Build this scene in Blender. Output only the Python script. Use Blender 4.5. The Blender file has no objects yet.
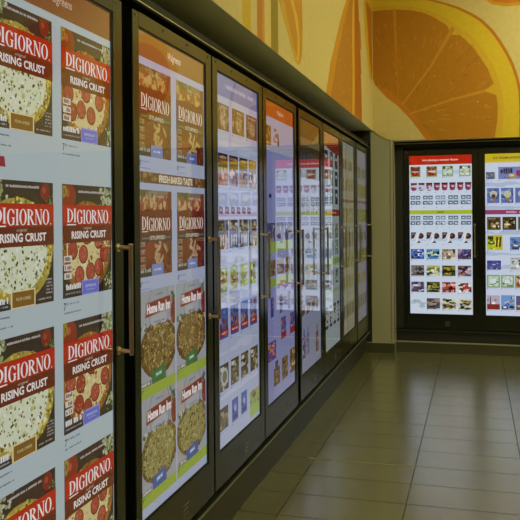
import bpy, bmesh, math, random
from mathutils import Vector, Matrix
random.seed(7)
SC = bpy.context.scene
COL = SC.collection
PI = math.pi

# ------------------------------------------------------------------ helpers
def s2l(c):
    c = max(0.0, min(255.0, c)) / 255.0
    return c / 12.92 if c <= 0.04045 else ((c + 0.055) / 1.055) ** 2.4
def lin(rgb):
    return tuple(s2l(v) for v in rgb)

def mat(name, color, rough=0.5, metal=0.0, spec=0.5, noise=0.0, nscale=20.0, coat=0.0):
    m = bpy.data.materials.new(name); m.use_nodes = True
    nt = m.node_tree; b = nt.nodes['Principled BSDF']
    b.inputs['Base Color'].default_value = (*color, 1)
    b.inputs['Roughness'].default_value = rough
    b.inputs['Metallic'].default_value = metal
    b.inputs['Specular IOR Level'].default_value = spec
    b.inputs['Coat Weight'].default_value = coat
    if noise:
        tc = nt.nodes.new('ShaderNodeTexCoord'); n = nt.nodes.new('ShaderNodeTexNoise')
        n.inputs['Scale'].default_value = nscale; n.inputs['Detail'].default_value = 4
        r = nt.nodes.new('ShaderNodeMapRange')
        r.inputs['To Min'].default_value = 1 - noise; r.inputs['To Max'].default_value = 1 + noise
        mx = nt.nodes.new('ShaderNodeMix'); mx.data_type = 'RGBA'; mx.blend_type = 'MULTIPLY'
        mx.inputs['Factor'].default_value = 1
        mx.inputs['A'].default_value = (*color, 1)
        nt.links.new(tc.outputs['Object'], n.inputs['Vector'])
        nt.links.new(n.outputs['Fac'], r.inputs['Value'])
        nt.links.new(r.outputs['Result'], mx.inputs['B'])
        nt.links.new(mx.outputs['Result'], b.inputs['Base Color'])
    return m

def screen_mat(name, strength):
    """lit display behind glass: per-face picture colour is what the display gives off"""
    m = bpy.data.materials.new(name); m.use_nodes = True
    nt = m.node_tree; b = nt.nodes['Principled BSDF']
    a = nt.nodes.new('ShaderNodeAttribute'); a.attribute_name = 'picture'
    b.inputs['Base Color'].default_value = (0.012, 0.012, 0.013, 1)
    b.inputs['Roughness'].default_value = 0.03
    b.inputs['IOR'].default_value = 1.52
    b.inputs['Coat Weight'].default_value = .75
    b.inputs['Coat Roughness'].default_value = 0.015
    b.inputs['Coat IOR'].default_value = 1.52
    nt.links.new(a.outputs['Color'], b.inputs['Emission Color'])
    b.inputs['Emission Strength'].default_value = strength
    return m

def print_mat(name, rough, noise, nscale):
    """printed vinyl: per-face ink colour with a little fibre noise"""
    m = bpy.data.materials.new(name); m.use_nodes = True
    nt = m.node_tree; b = nt.nodes['Principled BSDF']
    a = nt.nodes.new('ShaderNodeAttribute'); a.attribute_name = 'picture'
    tc = nt.nodes.new('ShaderNodeTexCoord'); n = nt.nodes.new('ShaderNodeTexNoise')
    n.inputs['Scale'].default_value = nscale; n.inputs['Detail'].default_value = 5
    r = nt.nodes.new('ShaderNodeMapRange')
    r.inputs['From Min'].default_value = .3; r.inputs['From Max'].default_value = .7
    r.inputs['To Min'].default_value = 1 - noise; r.inputs['To Max'].default_value = 1 + noise
    mx = nt.nodes.new('ShaderNodeMix'); mx.data_type = 'RGBA'; mx.blend_type = 'MULTIPLY'
    mx.inputs['Factor'].default_value = 1
    nt.links.new(tc.outputs['Object'], n.inputs['Vector'])
    nt.links.new(n.outputs['Fac'], r.inputs['Value'])
    nt.links.new(a.outputs['Color'], mx.inputs['A']); nt.links.new(r.outputs['Result'], mx.inputs['B'])
    nt.links.new(mx.outputs['Result'], b.inputs['Base Color'])
    b.inputs['Roughness'].default_value = rough
    b.inputs['Specular IOR Level'].default_value = 0.25
    return m

def add_box(bm, x0, x1, y0, y1, z0, z1, bev=0.0):
    vs = [bm.verts.new((x, y, z)) for x in (x0, x1) for y in (y0, y1) for z in (z0, z1)]
    q = [(0,1,3,2),(4,6,7,5),(0,4,5,1),(2,3,7,6),(0,2,6,4),(1,5,7,3)]
    fs = [bm.faces.new([vs[i] for i in f]) for f in q]
    if bev:
        es = list({e for f in fs for e in f.edges})
        bmesh.ops.bevel(bm, geom=es, offset=bev, segments=2, profile=0.5, affect='EDGES')

def add_cyl(bm, p0, p1, r, n=14):
    p0, p1 = Vector(p0), Vector(p1); d = p1 - p0
    M = Matrix.Translation((p0 + p1) / 2) @ d.to_track_quat('Z', 'Y').to_matrix().to_4x4()
    bmesh.ops.create_cone(bm, cap_ends=True, segments=n, radius1=r, radius2=r, depth=d.length, matrix=M)

def add_prism(bm, pts, axis, a, b):
    """polygon pts in the two other axes, extruded along axis from a to b"""
    def P(p, t):
        return {'x': (t, p[0], p[1]), 'y': (p[0], t, p[1]), 'z': (p[0], p[1], t)}[axis]
    A = [bm.verts.new(P(p, a)) for p in pts]; B = [bm.verts.new(P(p, b)) for p in pts]
    bm.faces.new(A); bm.faces.new(B[::-1]); n = len(pts)
    for i in range(n):
        bm.faces.new((A[i], B[i], B[(i+1) % n], A[(i+1) % n]))

def obj(name, bm, m, parent=None, loc=None, smooth=False):
    bmesh.ops.recalc_face_normals(bm, faces=bm.faces[:])
    me = bpy.data.meshes.new(name); bm.to_mesh(me); bm.free()
    for mm in (m if isinstance(m, (list, tuple)) else [m]):
        me.materials.append(mm)
    if smooth:
        for p in me.polygons: p.use_smooth = True
    o = bpy.data.objects.new(name, me); COL.objects.link(o)
    if parent: o.parent = parent
    if loc: o.location = loc
    return o
def inst(src, parent, loc=(0, 0, 0)):
    o = src.copy(); COL.objects.link(o); o.parent = parent; o.location = loc
    return o
def struct(o):
    o['kind'] = 'structure'; return o
def boxes(*bs, bev=0.0):
    bm = bmesh.new()
    for b in bs: add_box(bm, *b, bev=bev)
    return bm

# ------------------------------------------------------------------ lettering
_tc = {}
def text_polys(s, bold=0.0, shear=0.0):
    """built-in font -> (polygons, width); capital height about .7"""
    key = (s, bold, shear)
    if key in _tc: return _tc[key]
    cu = bpy.data.curves.new('lettering', 'FONT'); cu.body = s; cu.size = 1; cu.resolution_u = 2
    cu.offset = bold; cu.shear = shear; cu.dimensions = '2D'; cu.fill_mode = 'FRONT'
    ob = bpy.data.objects.new('lettering', cu); COL.objects.link(ob)
    dg = bpy.context.evaluated_depsgraph_get(); dg.update()
    me = ob.evaluated_get(dg).to_mesh()
    P = [[(me.vertices[i].co.x, me.vertices[i].co.y) for i in p.vertices] for p in me.polygons]
    ob.evaluated_get(dg).to_mesh_clear()
    bpy.data.objects.remove(ob); bpy.data.curves.remove(cu)
    xs = [x for p in P for x, y in p]; ys = [y for p in P for x, y in p]
    x0, x1, y0, y1 = min(xs), max(xs), min(ys), max(ys)
    P = [[((x - x0) / (x1 - x0), (y - y0) / (y1 - y0)) for x, y in p] for p in P]   # unit box
    _tc[key] = P
    return P

def ring(cx, cy, ro, ri, a0, a1, n=14):
    """strip of quads: outer radii ro=(rx,ry), inner radii ri"""
    out = []
    for i in range(n):
        t0 = a0 + (a1 - a0) * i / n; t1 = a0 + (a1 - a0) * (i + 1) / n
        out.append([(cx + ri[0]*math.cos(t0), cy + ri[1]*math.sin(t0)), (cx + ro[0]*math.cos(t0), cy + ro[1]*math.sin(t0)),
                    (cx + ro[0]*math.cos(t1), cy + ro[1]*math.sin(t1)), (cx + ri[0]*math.cos(t1), cy + ri[1]*math.sin(t1))])
    return out
def rc(x0, y0, x1, y1): return [(x0, y0), (x1, y0), (x1, y1), (x0, y1)]
def serif_glyph(ch):
    """condensed serif capitals, cap height 1 -> (polys, advance)"""
    S, t, s = .125, .045, .05       # stem, thin stroke, serif
    def stem(x, w=S): return [rc(x, 0, x + w, 1), rc(x - s, 0, x + w + s, t), rc(x - s, 1 - t, x + w + s, 1)]
    if ch == 'I': return stem(.06), .27
    if ch == 'D': return stem(.06) + ring(.15, .5, (.42, .5), (.28, .5 - t), -PI/2, PI/2), .60
    if ch == 'O': return ring(.30, .5, (.28, .52), (.15, .52 - t), 0, 2*PI, 26), .60
    if ch == 'G': return ring(.31, .5, (.29, .52), (.16, .52 - t), .62, 2*PI - .45, 22) + [rc(.43, .03, .54, .44), rc(.35, .44, .6, .44 + t), rc(.5, .68, .54, .97)], .64
    if ch == 'R': return stem(.06) + ring(.15, .745, (.33, .255), (.2, .255 - t), -PI/2, PI/2) + [[(.2, .49), (.33, .52), (.58, 0), (.44, 0)], rc(.43, 0, .62, t)], .62
    if ch == 'N': return [rc(.07, 0, .07 + t, 1), rc(.5, 0, .5 + t, 1), [(.03, 1), (.17, 1), (.55, 0), (.43, 0)], rc(.01, 0, .18, t), rc(.42, 1 - t, .62, 1), rc(.0, 1 - t, .1, 1)], .62
    return [], .3

# ------------------------------------------------------------------ picture canvas
class Canvas:
    """flat printed or displayed picture: coloured faces in metres, a (right), b (up); everything clipped to a rectangle"""
    def __init__(self, W, H):
        self.W, self.H = W, H; self.F = []; self.clip = (0, 0, W, H); self.n = 0; self.gain = (1, 1, 1)
    def poly(self, pts, c, lv):
        # pts are (a, b) with b measured DOWN from the top
        x0, y0, x1, y1 = self.clip
        for ax, lim, sg in ((0, x0, 1), (0, x1, -1), (1, y0, 1), (1, y1, -1)):
            out = []; m = len(pts)
            for i in range(m):
                p, q = pts[i], pts[(i + 1) % m]
                dp, dq = sg * (p[ax] - lim), sg * (q[ax] - lim)
                if dp >= 0: out.append(p)
                if (dp >= 0) != (dq >= 0):
                    t = dp / (dp - dq); out.append((p[0] + t*(q[0]-p[0]), p[1] + t*(q[1]-p[1])))
            pts = out
            if len(pts) < 3: return
        P = [(a, self.H - b) for a, b in pts]
        A = sum(P[i][0]*P[(i+1) % len(P)][1] - P[(i+1) % len(P)][0]*P[i][1] for i in range(len(P)))
        if abs(A) < 1e-9: return
        if A < 0: P.reverse()
        self.n += 1
        d = (lv + (self.n * 37 % 97) / 110.0) * 0.00016
        self.F.append((P, tuple(lin(c)[i]*self.gain[i] for i in range(3)), d))
    def rect(self, a0, b0, a1, b1, c, lv): self.poly([(a0, b0), (a1, b0), (a1, b1), (a0, b1)], c, lv)
    def ell(self, a, b, ra, rb, c, lv, n=18, ph=0.0):
        self.poly([(a + ra*math.cos(ph + 2*PI*i/n), b + rb*math.sin(ph + 2*PI*i/n)) for i in range(n)], c, lv)
    def blob(self, a, b, r, c, lv, rnd, n=7, sq=1.0):
        ph = rnd.random()*6
        self.poly([(a + r*rnd.uniform(.65, 1.2)*math.cos(ph + 2*PI*i/n), b + sq*r*rnd.uniform(.65, 1.2)*math.sin(ph + 2*PI*i/n)) for i in range(n)], c, lv)
    def text(self, s, a0, b0, a1, b1, c, lv, bold=0.0, shear=0.0):
        for p in text_polys(s, bold, shear):
            self.poly([(a0 + x*(a1 - a0), b1 - y*(b1 - b0)) for x, y in p], c, lv)
    def serif(self, s, a0, b0, a1, b1, c, lv):
        tot = sum(serif_glyph(ch)[1] for ch in s); k = (a1 - a0)/tot; x = 0
        for ch in s:
            g, ad = serif_glyph(ch)
            for p in g: self.poly([(a0 + (x + px)*k, b1 - py*(b1 - b0)) for px, py in p], c, lv)
            x += ad
    def scribble(self, a0, b0, a1, b1, c, lv, rnd, dens=.8):
        """print too small to read: a row of tiny letter-sized dashes"""
        h = b1 - b0; x = a0
        while x < a1:
            w = h*rnd.uniform(.35, .7)
            if rnd.random() < dens: self.rect(x, b0 + h*rnd.choice((0, 0, .25)), min(x + w*.75, a1), b1, c, lv)
            x += w
    def build(self, name, m, parent, xoff=0.0, axis='x'):
        me = bpy.data.meshes.new(name); V = []; F = []; C = []
        for P, c, d in self.F:
            F.append(list(range(len(V), len(V) + len(P))))
            for a, b in P:
                V.append((xoff + d, a, b) if axis == 'x' else (a, -xoff - d, b))
            C += [(*c, 1.0)] * len(P)
        me.from_pydata(V, [], F); me.materials.append(m)
        at = me.color_attributes.new('picture', 'FLOAT_COLOR', 'CORNER')
        at.data.foreach_set('color', [x for c in C for x in c])
        o = bpy.data.objects.new(name, me); COL.objects.link(o)
        if parent: o.parent = parent
        return o

def clipped(cv, a0, b0, a1, b1):
    o = cv.clip; cv.clip = (max(o[0], a0), max(o[1], b0), min(o[2], a1), min(o[3], b1)); return o

SW, SH = 0.609, 1.590            # every display's picture: width, height
def shade(c, k): return tuple(v*k for v in c)

# ---- pictures of the packs ---------------------------------------------------
def price(cv, a, b, rnd, h=.010, c=(60, 60, 70), num=None):
    if num:
        cv.text(num, a, b, a + h*.62, b + h*1.25, c, 3, bold=.02); cv.text('99', a + h*.75, b, a + h*1.35, b + h*.55, c, 3)
    else: cv.rect(a, b, a + h*.5, b + h, c, 3)
    cv.scribble(a + h*1.7, b + h*.15, a + h*5, b + h*.4, shade(c, 1.7), 3, rnd)
    cv.scribble(a, b + h*1.6, a + h*5.5, b + h*1.85, shade(c, 1.9), 3, rnd)

def pizza(cv, a, b, r, rnd, crust, base, spots, npt=150, pep=0, rb=None):
    rb = rb or r
    n = 40
    cv.poly([(a + r*(1 + rnd.uniform(-.012, .012))*math.cos(2*PI*i/n), b + rb*(1 + rnd.uniform(-.012, .012))*math.sin(2*PI*i/n)) for i in range(n)], crust, 2)
    for i in range(150):                                 # baked rim
        t = rnd.uniform(0, 2*PI); k = rnd.uniform(.81, .985)
        cv.blob(a + r*k*math.cos(t), b + rb*k*math.sin(t), r*rnd.uniform(.02, .05), shade(crust, rnd.choice((.6, .78, 1.18, 1.38))), 3, rnd)
    cv.ell(a, b, r*.82, rb*.82, base, 4, 30)
    for i in range(npt):
        t = rnd.uniform(0, 2*PI); k = math.sqrt(rnd.random())*.88
        cv.blob(a + r*k*math.cos(t), b + rb*k*math.sin(t), r*rnd.uniform(.018, .05), rnd.choice(spots), 5, rnd, sq=rnd.uniform(.6, 1.2))
    if pep:
        pts = []; ky = rb/r
        for i in range(900):
            if len(pts) >= pep: break
            t = rnd.uniform(0, 2*PI); k = math.sqrt(rnd.random())*.72; p = (a + r*k*math.cos(t), b + rb*k*math.sin(t))
            if all((p[0]-q[0])**2 + (p[1]-q[1])**2 > (r*.36)**2 for q in pts): pts.append(p)
        for p in pts:
            cv.ell(p[0], p[1], r*.19, r*.19, (104, 30, 20), 7, 18)
            cv.ell(p[0] - r*.008, p[1] - r*.008, r*.165, r*.165, rnd.choice(((172, 66, 52), (180, 76, 60), (160, 54, 42))), 8, 16)
            for j in range(7):
                cv.blob(p[0] + r*rnd.uniform(-.11, .11), p[1] + r*rnd.uniform(-.11, .11), r*.024, rnd.choice(((204, 116, 96), (140, 46, 36))), 9, rnd)

def rising_box(cv, u0, v0, u1, v1, kind, seed):
    """frozen pizza carton: DIGIORNO / original / RISING CRUST"""
    rnd = random.Random(seed)
    a0, a1, b0, b1 = u0*SW, u1*SW, v0*SH, v1*SH; w, h = a1 - a0, b1 - b0
    X = lambda t: a0 + t*w
    Y = lambda t: b0 + t*h
    old = clipped(cv, a0, b0, a1, b1)
    cv.rect(a0, b0, a1, b1, (50, 34, 36), 1)
    for i in range(26):                                  # dark wooden table top
        cv.rect(X(rnd.uniform(0, .9)), Y(rnd.uniform(0, 1)), X(rnd.uniform(.1, 1.0)), Y(rnd.uniform(0, 1)), (50 + rnd.randint(-6, 10), 33 + rnd.randint(-5, 6), 34), 1.2)
    # herbs, tomato, cauliflower in the corners
    def greens(x, y, r, n, cs):
        for i in range(n): cv.blob(X(x) + rnd.gauss(0, r)*w, Y(y) + rnd.gauss(0, r)*w, w*r*.34, rnd.choice(cs), 6, rnd)
    G = ((70, 92, 40), (96, 120, 56), (52, 70, 34), (128, 146, 84))
    Wt = ((176, 178, 140), (150, 158, 110), (196, 196, 164), (112, 128, 70))
    if kind == 'cheese':
        cv.ell(X(.86), Y(.08), w*.085, w*.085, (128, 32, 26), 6); cv.ell(X(.84), Y(.065), w*.03, w*.03, (168, 66, 52), 7)
        greens(.95, .15, .035, 26, G); greens(.1, .06, .07, 50, Wt)
        cv.scribble(X(.24), Y(.035), X(.76), Y(.055), (200, 190, 190), 7.5, rnd, .9)
        pizza(cv, X(.43), Y(.55), w*.56, rnd, (172, 154, 66), (222, 228, 200),
              ((236, 240, 226), (206, 212, 168), (232, 236, 216), (186, 190, 120), (150, 150, 70), (226, 230, 206), (214, 216, 180)), 300, rb=h*.42)
        for i in range(110):
            t = rnd.uniform(0, 2*PI); k = math.sqrt(rnd.random())*.8
            cv.blob(X(.43) + w*.56*k*math.cos(t), Y(.55) + h*.42*k*math.sin(t), w*rnd.uniform(.009, .018), rnd.choice(((50, 54, 24), (80, 66, 26), (44, 56, 24), (120, 122, 44))), 6, rnd)
    else:
        cv.ell(X(.12), Y(.11), w*.13, w*.14, (142, 40, 26), 6); cv.ell(X(.09), Y(.08), w*.04, w*.04, (186, 84, 60), 7)
        cv.blob(X(.03), Y(.06), w*.05, (164, 138, 40), 8, rnd, 9, 1.5); cv.text('5', X(.015), Y(.04), X(.05), Y(.09), (60, 70, 24), 9, bold=.03)
        greens(.9, .1, .07, 60, Wt); greens(.97, .05, .03, 20, G); greens(.97, .9, .05, 40, Wt)
        cv.scribble(X(.3), Y(.05), X(.84), Y(.07), (200, 190, 190), 7.5, rnd, .9)
        pizza(cv, X(.48), Y(.56), w*.5, rnd, (150, 96, 42), (220, 204, 146),
              ((236, 226, 184), (206, 160, 96), (238, 230, 192), (176, 104, 52), (222, 200, 140), (140, 74, 36)), 220, 19, rb=h*.42)
    # red panel with the name, maroon panel with the kind
    for i in range(6):
        t0, t1 = i/6, (i + 1)/6
        cv.rect(a0, Y(.18 + .185*t0), a1, Y(.18 + .185*t1) + .0002, (176 + 16*math.sin(PI*(t0 + .2)), 26 + 6*math.sin(PI*t0), 12), 10)
    cv.rect(a0, Y(.365), a1, Y(.52), (104, 26, 20), 10)
    cv.rect(a0, Y(.362), a1, Y(.37), (120, 30, 22), 11)
    cv.serif('DI', X(.075), Y(.215), X(.255), Y(.335), (250, 244, 246), 12)
    cv.serif('GIORNO', X(.258), Y(.225), X(.925), Y(.35), (250, 244, 246), 12)
    cv.rect(X(.075), Y(.352), X(.245), Y(.362), (250, 244, 246), 12)
    cv.ell(X(.945), Y(.345), w*.01, w*.01, (210, 200, 188), 12, 8)
    cv.text('original', X(.40), Y(.375), X(.56), Y(.41), (206, 190, 170), 12, shear=.25)
    cv.text('RISING CRUST', X(.16), Y(.415), X(.87), Y(.485), (248, 240, 238), 12, bold=.03)
    # weight, icons and the flavour sticker
    if kind == 'cheese':
        cv.rect(X(.31), Y(.86), X(.685), Y(1.0), (236, 214, 160), 10); cv.rect(X(.33), Y(.872), X(.665), Y(.992), (132, 92, 36), 11)
        cv.text('FOUR CHEESE', X(.385), Y(.918), X(.61), Y(.942), (214, 196, 140), 12, bold=.02)
        cv.rect(X(.0), Y(.93), X(.29), Y(1.0), (44, 38, 46), 9)
        cv.scribble(X(.02), Y(.9), X(.27), Y(.95), (236, 234, 240), 11, rnd); cv.scribble(X(.02), Y(.965), X(.27), Y(.98), (170, 166, 170), 11, rnd)
        for k in range(5): cv.scribble(X(.86), Y(.8 + .028*k), X(.97), Y(.815 + .028*k), (170, 164, 160), 11, rnd)
        cv.scribble(X(.72), Y(.955), X(.95), Y(.97), (170, 164, 160), 11, rnd)
    else:
        cv.rect(X(.36), Y(.865), X(.70), Y(1.0), (150, 158, 236), 10); cv.rect(X(.372), Y(.876), X(.688), Y(.992), (104, 114, 214), 11)
        cv.text('PEPPERONI', X(.42), Y(.91), X(.64), Y(.935), (200, 202, 226), 12, bold=.02); cv.scribble(X(.45), Y(.95), X(.61), Y(.962), (170, 176, 214), 12, rnd)
        for k in range(3):
            cv.rect(X(.02), Y(.63 + .075*k), X(.165), Y(.685 + .075*k), (226, 220, 210), 10)
            cv.scribble(X(.035), Y(.64 + .075*k), X(.15), Y(.675 + .075*k), (96, 60, 46), 11, rnd)
        cv.rect(X(.0), Y(.91), X(.345), Y(1.0), (50, 34, 42), 9)
        cv.scribble(X(.02), Y(.88), X(.33), Y(.93), (240, 238, 236), 11, rnd); cv.scribble(X(.02), Y(.955), X(.33), Y(.97), (160, 154, 160), 11, rnd)
    cv.clip = old
    price(cv, a0 + .004, b1 + .012, rnd, .016, (48, 48, 60), '7' if kind != 'cheese' else '6')

def stuffed_box(cv, u0, v0, u1, v1, seed, tone):
    rnd = random.Random(seed)
    a0, a1, b0, b1 = u0*SW, u1*SW, v0*SH, v1*SH; w, h = a1 - a0, b1 - b0
    X = lambda t: a0 + t*w
    Y = lambda t: b0 + t*h
    T = lambda c: tuple(c[i]*tone[i] for i in range(3))
    old = clipped(cv, a0, b0, a1, b1)
    cv.rect(a0, b0, a1, b1, T((96, 52, 40)), 1)
    cv.rect(a0, b0, a1, Y(.2), T((140, 122, 100)), 2)
    for i in range(40): cv.blob(X(rnd.uniform(0, .5)), Y(rnd.uniform(0, .1)), w*.06, T(rnd.choice(((86, 84, 54), (112, 108, 70), (150, 140, 112)))), 3, rnd)
    cv.scribble(X(.4), Y(.06), X(.85), Y(.085), T((200, 190, 170)), 4, rnd)
    cv.ell(X(.95), Y(.14), w*.12, w*.16, T((124, 52, 36)), 3)
    for i in range(70): cv.blob(X(rnd.uniform(0, .85)), Y(.17 + rnd.gauss(0, .045)), w*.05, T(rnd.choice(((190, 160, 100), (206, 184, 134), (150, 92, 52), (160, 70, 46)))), 4, rnd)
    for i in range(160): cv.blob(X(rnd.uniform(0, 1)), Y(rnd.uniform(.52, 1)), w*rnd.uniform(.02, .05), T(rnd.choice(((120, 56, 36), (96, 42, 30), (150, 84, 50), (74, 34, 28)))), 2.5, rnd)
    for i in range(11):
        x, y = rnd.uniform(.12, .95), rnd.uniform(.6, .92); cv.ell(X(x), Y(y), w*.13, w*.12, T(rnd.choice(((120, 44, 30), (104, 36, 28), (136, 56, 36)))), 4 + i*.1, 12)
    for i in range(9):                                   # stretched cheese
        x, y = rnd.uniform(.45, .75), rnd.uniform(.6, .85); t = rnd.uniform(0, 6)
        for j in range(5): cv.blob(X(x + .035*j*math.cos(t)), Y(y + .025*j*math.sin(t)), w*.03, T(rnd.choice(((196, 178, 138), (176, 150, 104)))), 6, rnd)
    cv.rect(a0, Y(.27), a1, Y(.51), T((112, 30, 24)), 8)
    for i in range(14): cv.blob(X(i/13), Y(.275), w*.06, T((112, 30, 24)), 8, rnd)
    cv.rect(a0, Y(.51), a1, Y(.6), T((70, 52, 46)), 8)
    cv.serif('DI', X(.06), Y(.31), X(.255), Y(.46), (220, 208, 196), 10); cv.rect(X(.06), Y(.475), X(.24), Y(.486), (220, 208, 196), 10)
    cv.serif('GIORNO', X(.26), Y(.325), X(.94), Y(.475), (220, 208, 196), 10)
    cv.rect(X(.05), Y(.545), X(.95), Y(.57), T((120, 106, 94)), 9)
    cv.rect(X(.26), Y(.525), X(.80), Y(.59), T((96, 84, 76)), 9.3); cv.text('STUFFED', X(.30), Y(.535), X(.76), Y(.58), (196, 184, 170), 10, bold=.02)
    for k in range(4): cv.rect(X(.02), Y(.6 + .085*k), X(.16), Y(.65 + .085*k), T((170, 152, 126)), 8); cv.scribble(X(.03), Y(.61 + .085*k), X(.15), Y(.64 + .085*k), T((90, 60, 46)), 9, rnd)
    cv.rect(a0, Y(.9), X(.35), Y(1), T((60, 50, 52)), 8); cv.scribble(X(.02), Y(.91), X(.32), Y(.95), (170, 160, 156), 9, rnd)
    cv.rect(X(.345), Y(.865), X(.71), Y(1), (110, 122, 172), 9); cv.rect(X(.36), Y(.878), X(.695), Y(.99), (72, 92, 156), 9.5); cv.scribble(X(.42), Y(.92), X(.63), Y(.945), (190, 200, 226), 10, rnd)
    cv.clip = old
    price(cv, a0 + .004, b1 + .014, rnd, .015, (60, 60, 84), '8')

def homerun_box(cv, u0, v0, u1, v1, seed, tag, pale):
    rnd = random.Random(seed)
    a0, a1, b0, b1 = u0*SW, u1*SW, v0*SH, v1*SH; w, h = a1 - a0, b1 - b0
    X = lambda t: a0 + t*w
    Y = lambda t: b0 + t*h
    old = clipped(cv, a0, b0, a1, b1)
    cv.rect(a0, b0, a1, b1, (146, 148, 158), 1)
    for i in range(40): cv.blob(X(rnd.random()), Y(rnd.random()), w*.09, (146 + rnd.randint(-12, 12), 148 + rnd.randint(-10, 10), 154 + rnd.randint(-8, 8)), 1.2, rnd)
    for i in range(15): cv.blob(X(.93 + rnd.gauss(0, .03)), Y(.12 + rnd.gauss(0, .03)), w*.03, rnd.choice(((60, 70, 50), (90, 100, 74))), 2, rnd)
    cv.ell(X(.96), Y(.3), w*.1, w*.15, (108, 34, 30), 3); cv.blob(X(.92), Y(.36), w*.04, (130, 50, 40), 4, rnd)
    for i in range(14): cv.blob(X(.12 + rnd.gauss(0, .04)), Y(.4 + rnd.gauss(0, .015)), w*.03, rnd.choice(((70, 90, 56), (170, 166, 160))), 3, rnd)
    if pale: spots = ((148, 140, 84), (120, 110, 62), (166, 160, 110), (80, 72, 36), (134, 124, 74)); cr, ba = (100, 80, 40), (136, 126, 76)
    else: spots = ((150, 128, 70), (106, 80, 44), (170, 152, 96), (64, 42, 22), (118, 90, 48), (84, 66, 30)); cr, ba = (84, 56, 26), (112, 86, 46)
    pizza(cv, X(.52), Y(.64), w*.53, rnd, cr, ba, spots, 460, rb=h*.315)
    # round ball behind a red plate
    for p in ring(X(.52), Y(.2), (w*.3, w*.33), (w*.28, w*.31), 0, 2*PI, 28): cv.poly(p, (124, 126, 136), 4)
    cv.scribble(X(.4), Y(.05), X(.62), Y(.07), (96, 98, 110), 5, rnd)
    cv.ell(X(.52), Y(.335), w*.24, w*.09, (156, 158, 168), 4, 20); cv.scribble(X(.36), Y(.34), X(.68), Y(.36), (110, 110, 130), 5, rnd)
    cv.poly([(X(.14), Y(.125)), (X(.86), Y(.095)), (X(.88), Y(.25)), (X(.12), Y(.29))], (150, 130, 124), 6)
    cv.poly([(X(.155), Y(.135)), (X(.85), Y(.105)), (X(.865), Y(.24)), (X(.135), Y(.28))], (116, 28, 34), 7)
    cv.text('Home Run Inn', X(.17), Y(.142), X(.845), Y(.252), (226, 222, 224), 9, bold=.045)
    tg = ((52, 98, 60), (90, 150, 100)) if tag == 'green' else ((64, 84, 140), (120, 140, 190))
    cv.poly([(X(.28), Y(.87)), (X(.68), Y(.83)), (X(.70), Y(1)), (X(.30), Y(1))], tg[0], 8)
    cv.poly([(X(.40), Y(.90)), (X(.58), Y(.885)), (X(.58), Y(.93)), (X(.40), Y(.945))], tg[1], 9); cv.scribble(X(.42), Y(.905), X(.56), Y(.925), (210, 220, 214), 10, rnd)
    cv.rect(a0, Y(.95), X(.28), Y(1), (110, 106, 96), 8); cv.scribble(X(.02), Y(.955), X(.26), Y(.985), (190, 186, 180), 9, rnd)
    cv.clip = old

def pack(cv, u0, v0, u1, v1, cols, seed, n=14, frame=None, tick=True, big=.16):
    n = int(n*1.8); big *= .82
    """small product picture: ground colour, patches, a word-like mark, price tick below"""
    rnd = random.Random(seed)
    a0, a1, b0, b1 = u0*SW, u1*SW, v0*SH, v1*SH; w, h = a1 - a0, b1 - b0
    old = clipped(cv, a0, b0, a1, b1)
    cv.rect(a0, b0, a1, b1, cols[0], 1)
    for i in range(n):
        c = shade(rnd.choice(cols[1:]), rnd.choice((.55, .85, 1, 1.15))); k = rnd.random()
        x, y = a0 + rnd.uniform(.05, .95)*w, b0 + rnd.uniform(.1, .95)*h
        r = min(w, h)*rnd.uniform(.5, 1.3)*big
        if k < .7: cv.blob(x, y, r, c, 2 + i*.09, rnd, 6, rnd.uniform(.5, 1.2))
        else: cv.rect(x - r*1.5, y - r*.45, x + r*1.5, y + r*.45, c, 2 + i*.09)
    if frame:
        t = min(w, h)*.11
        for q in ((a0, b0, a1, b0 + t), (a0, b1 - t, a1, b1), (a0, b0, a0 + t, b1), (a1 - t, b0, a1, b1)): cv.rect(*q, frame, 6)
    cv.clip = old
    if tick:
        cv.rect(a0 + .002, b1 + .006, a0 + .009, b1 + .015, (90, 92, 110), 2)
        cv.scribble(a0 + .012, b1 + .007, a0 + w*.8, b1 + .011, (150, 154, 176), 2, rnd, .7)

def wave(cv, k, rows, c, amp=.05):
    """drifting snow bands drawn on the display's own ground"""
    rnd = random.Random(k)
    for v in rows:
        for i in range(7): cv.ell(SW*rnd.random(), SH*(v + rnd.uniform(-.008, .008)), SW*rnd.uniform(.08, .25), SH*rnd.uniform(.004, .012), c, .5 + i*.05, 14)

# ---- the ten displays ------------------------------------------------------
def ground(c, gain=(1, 1, 1)):
    cv = Canvas(SW, SH); cv.gain = gain; cv.rect(0, 0, SW, SH, c, 0); return cv
WAL = (226, 206, 190)

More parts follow.
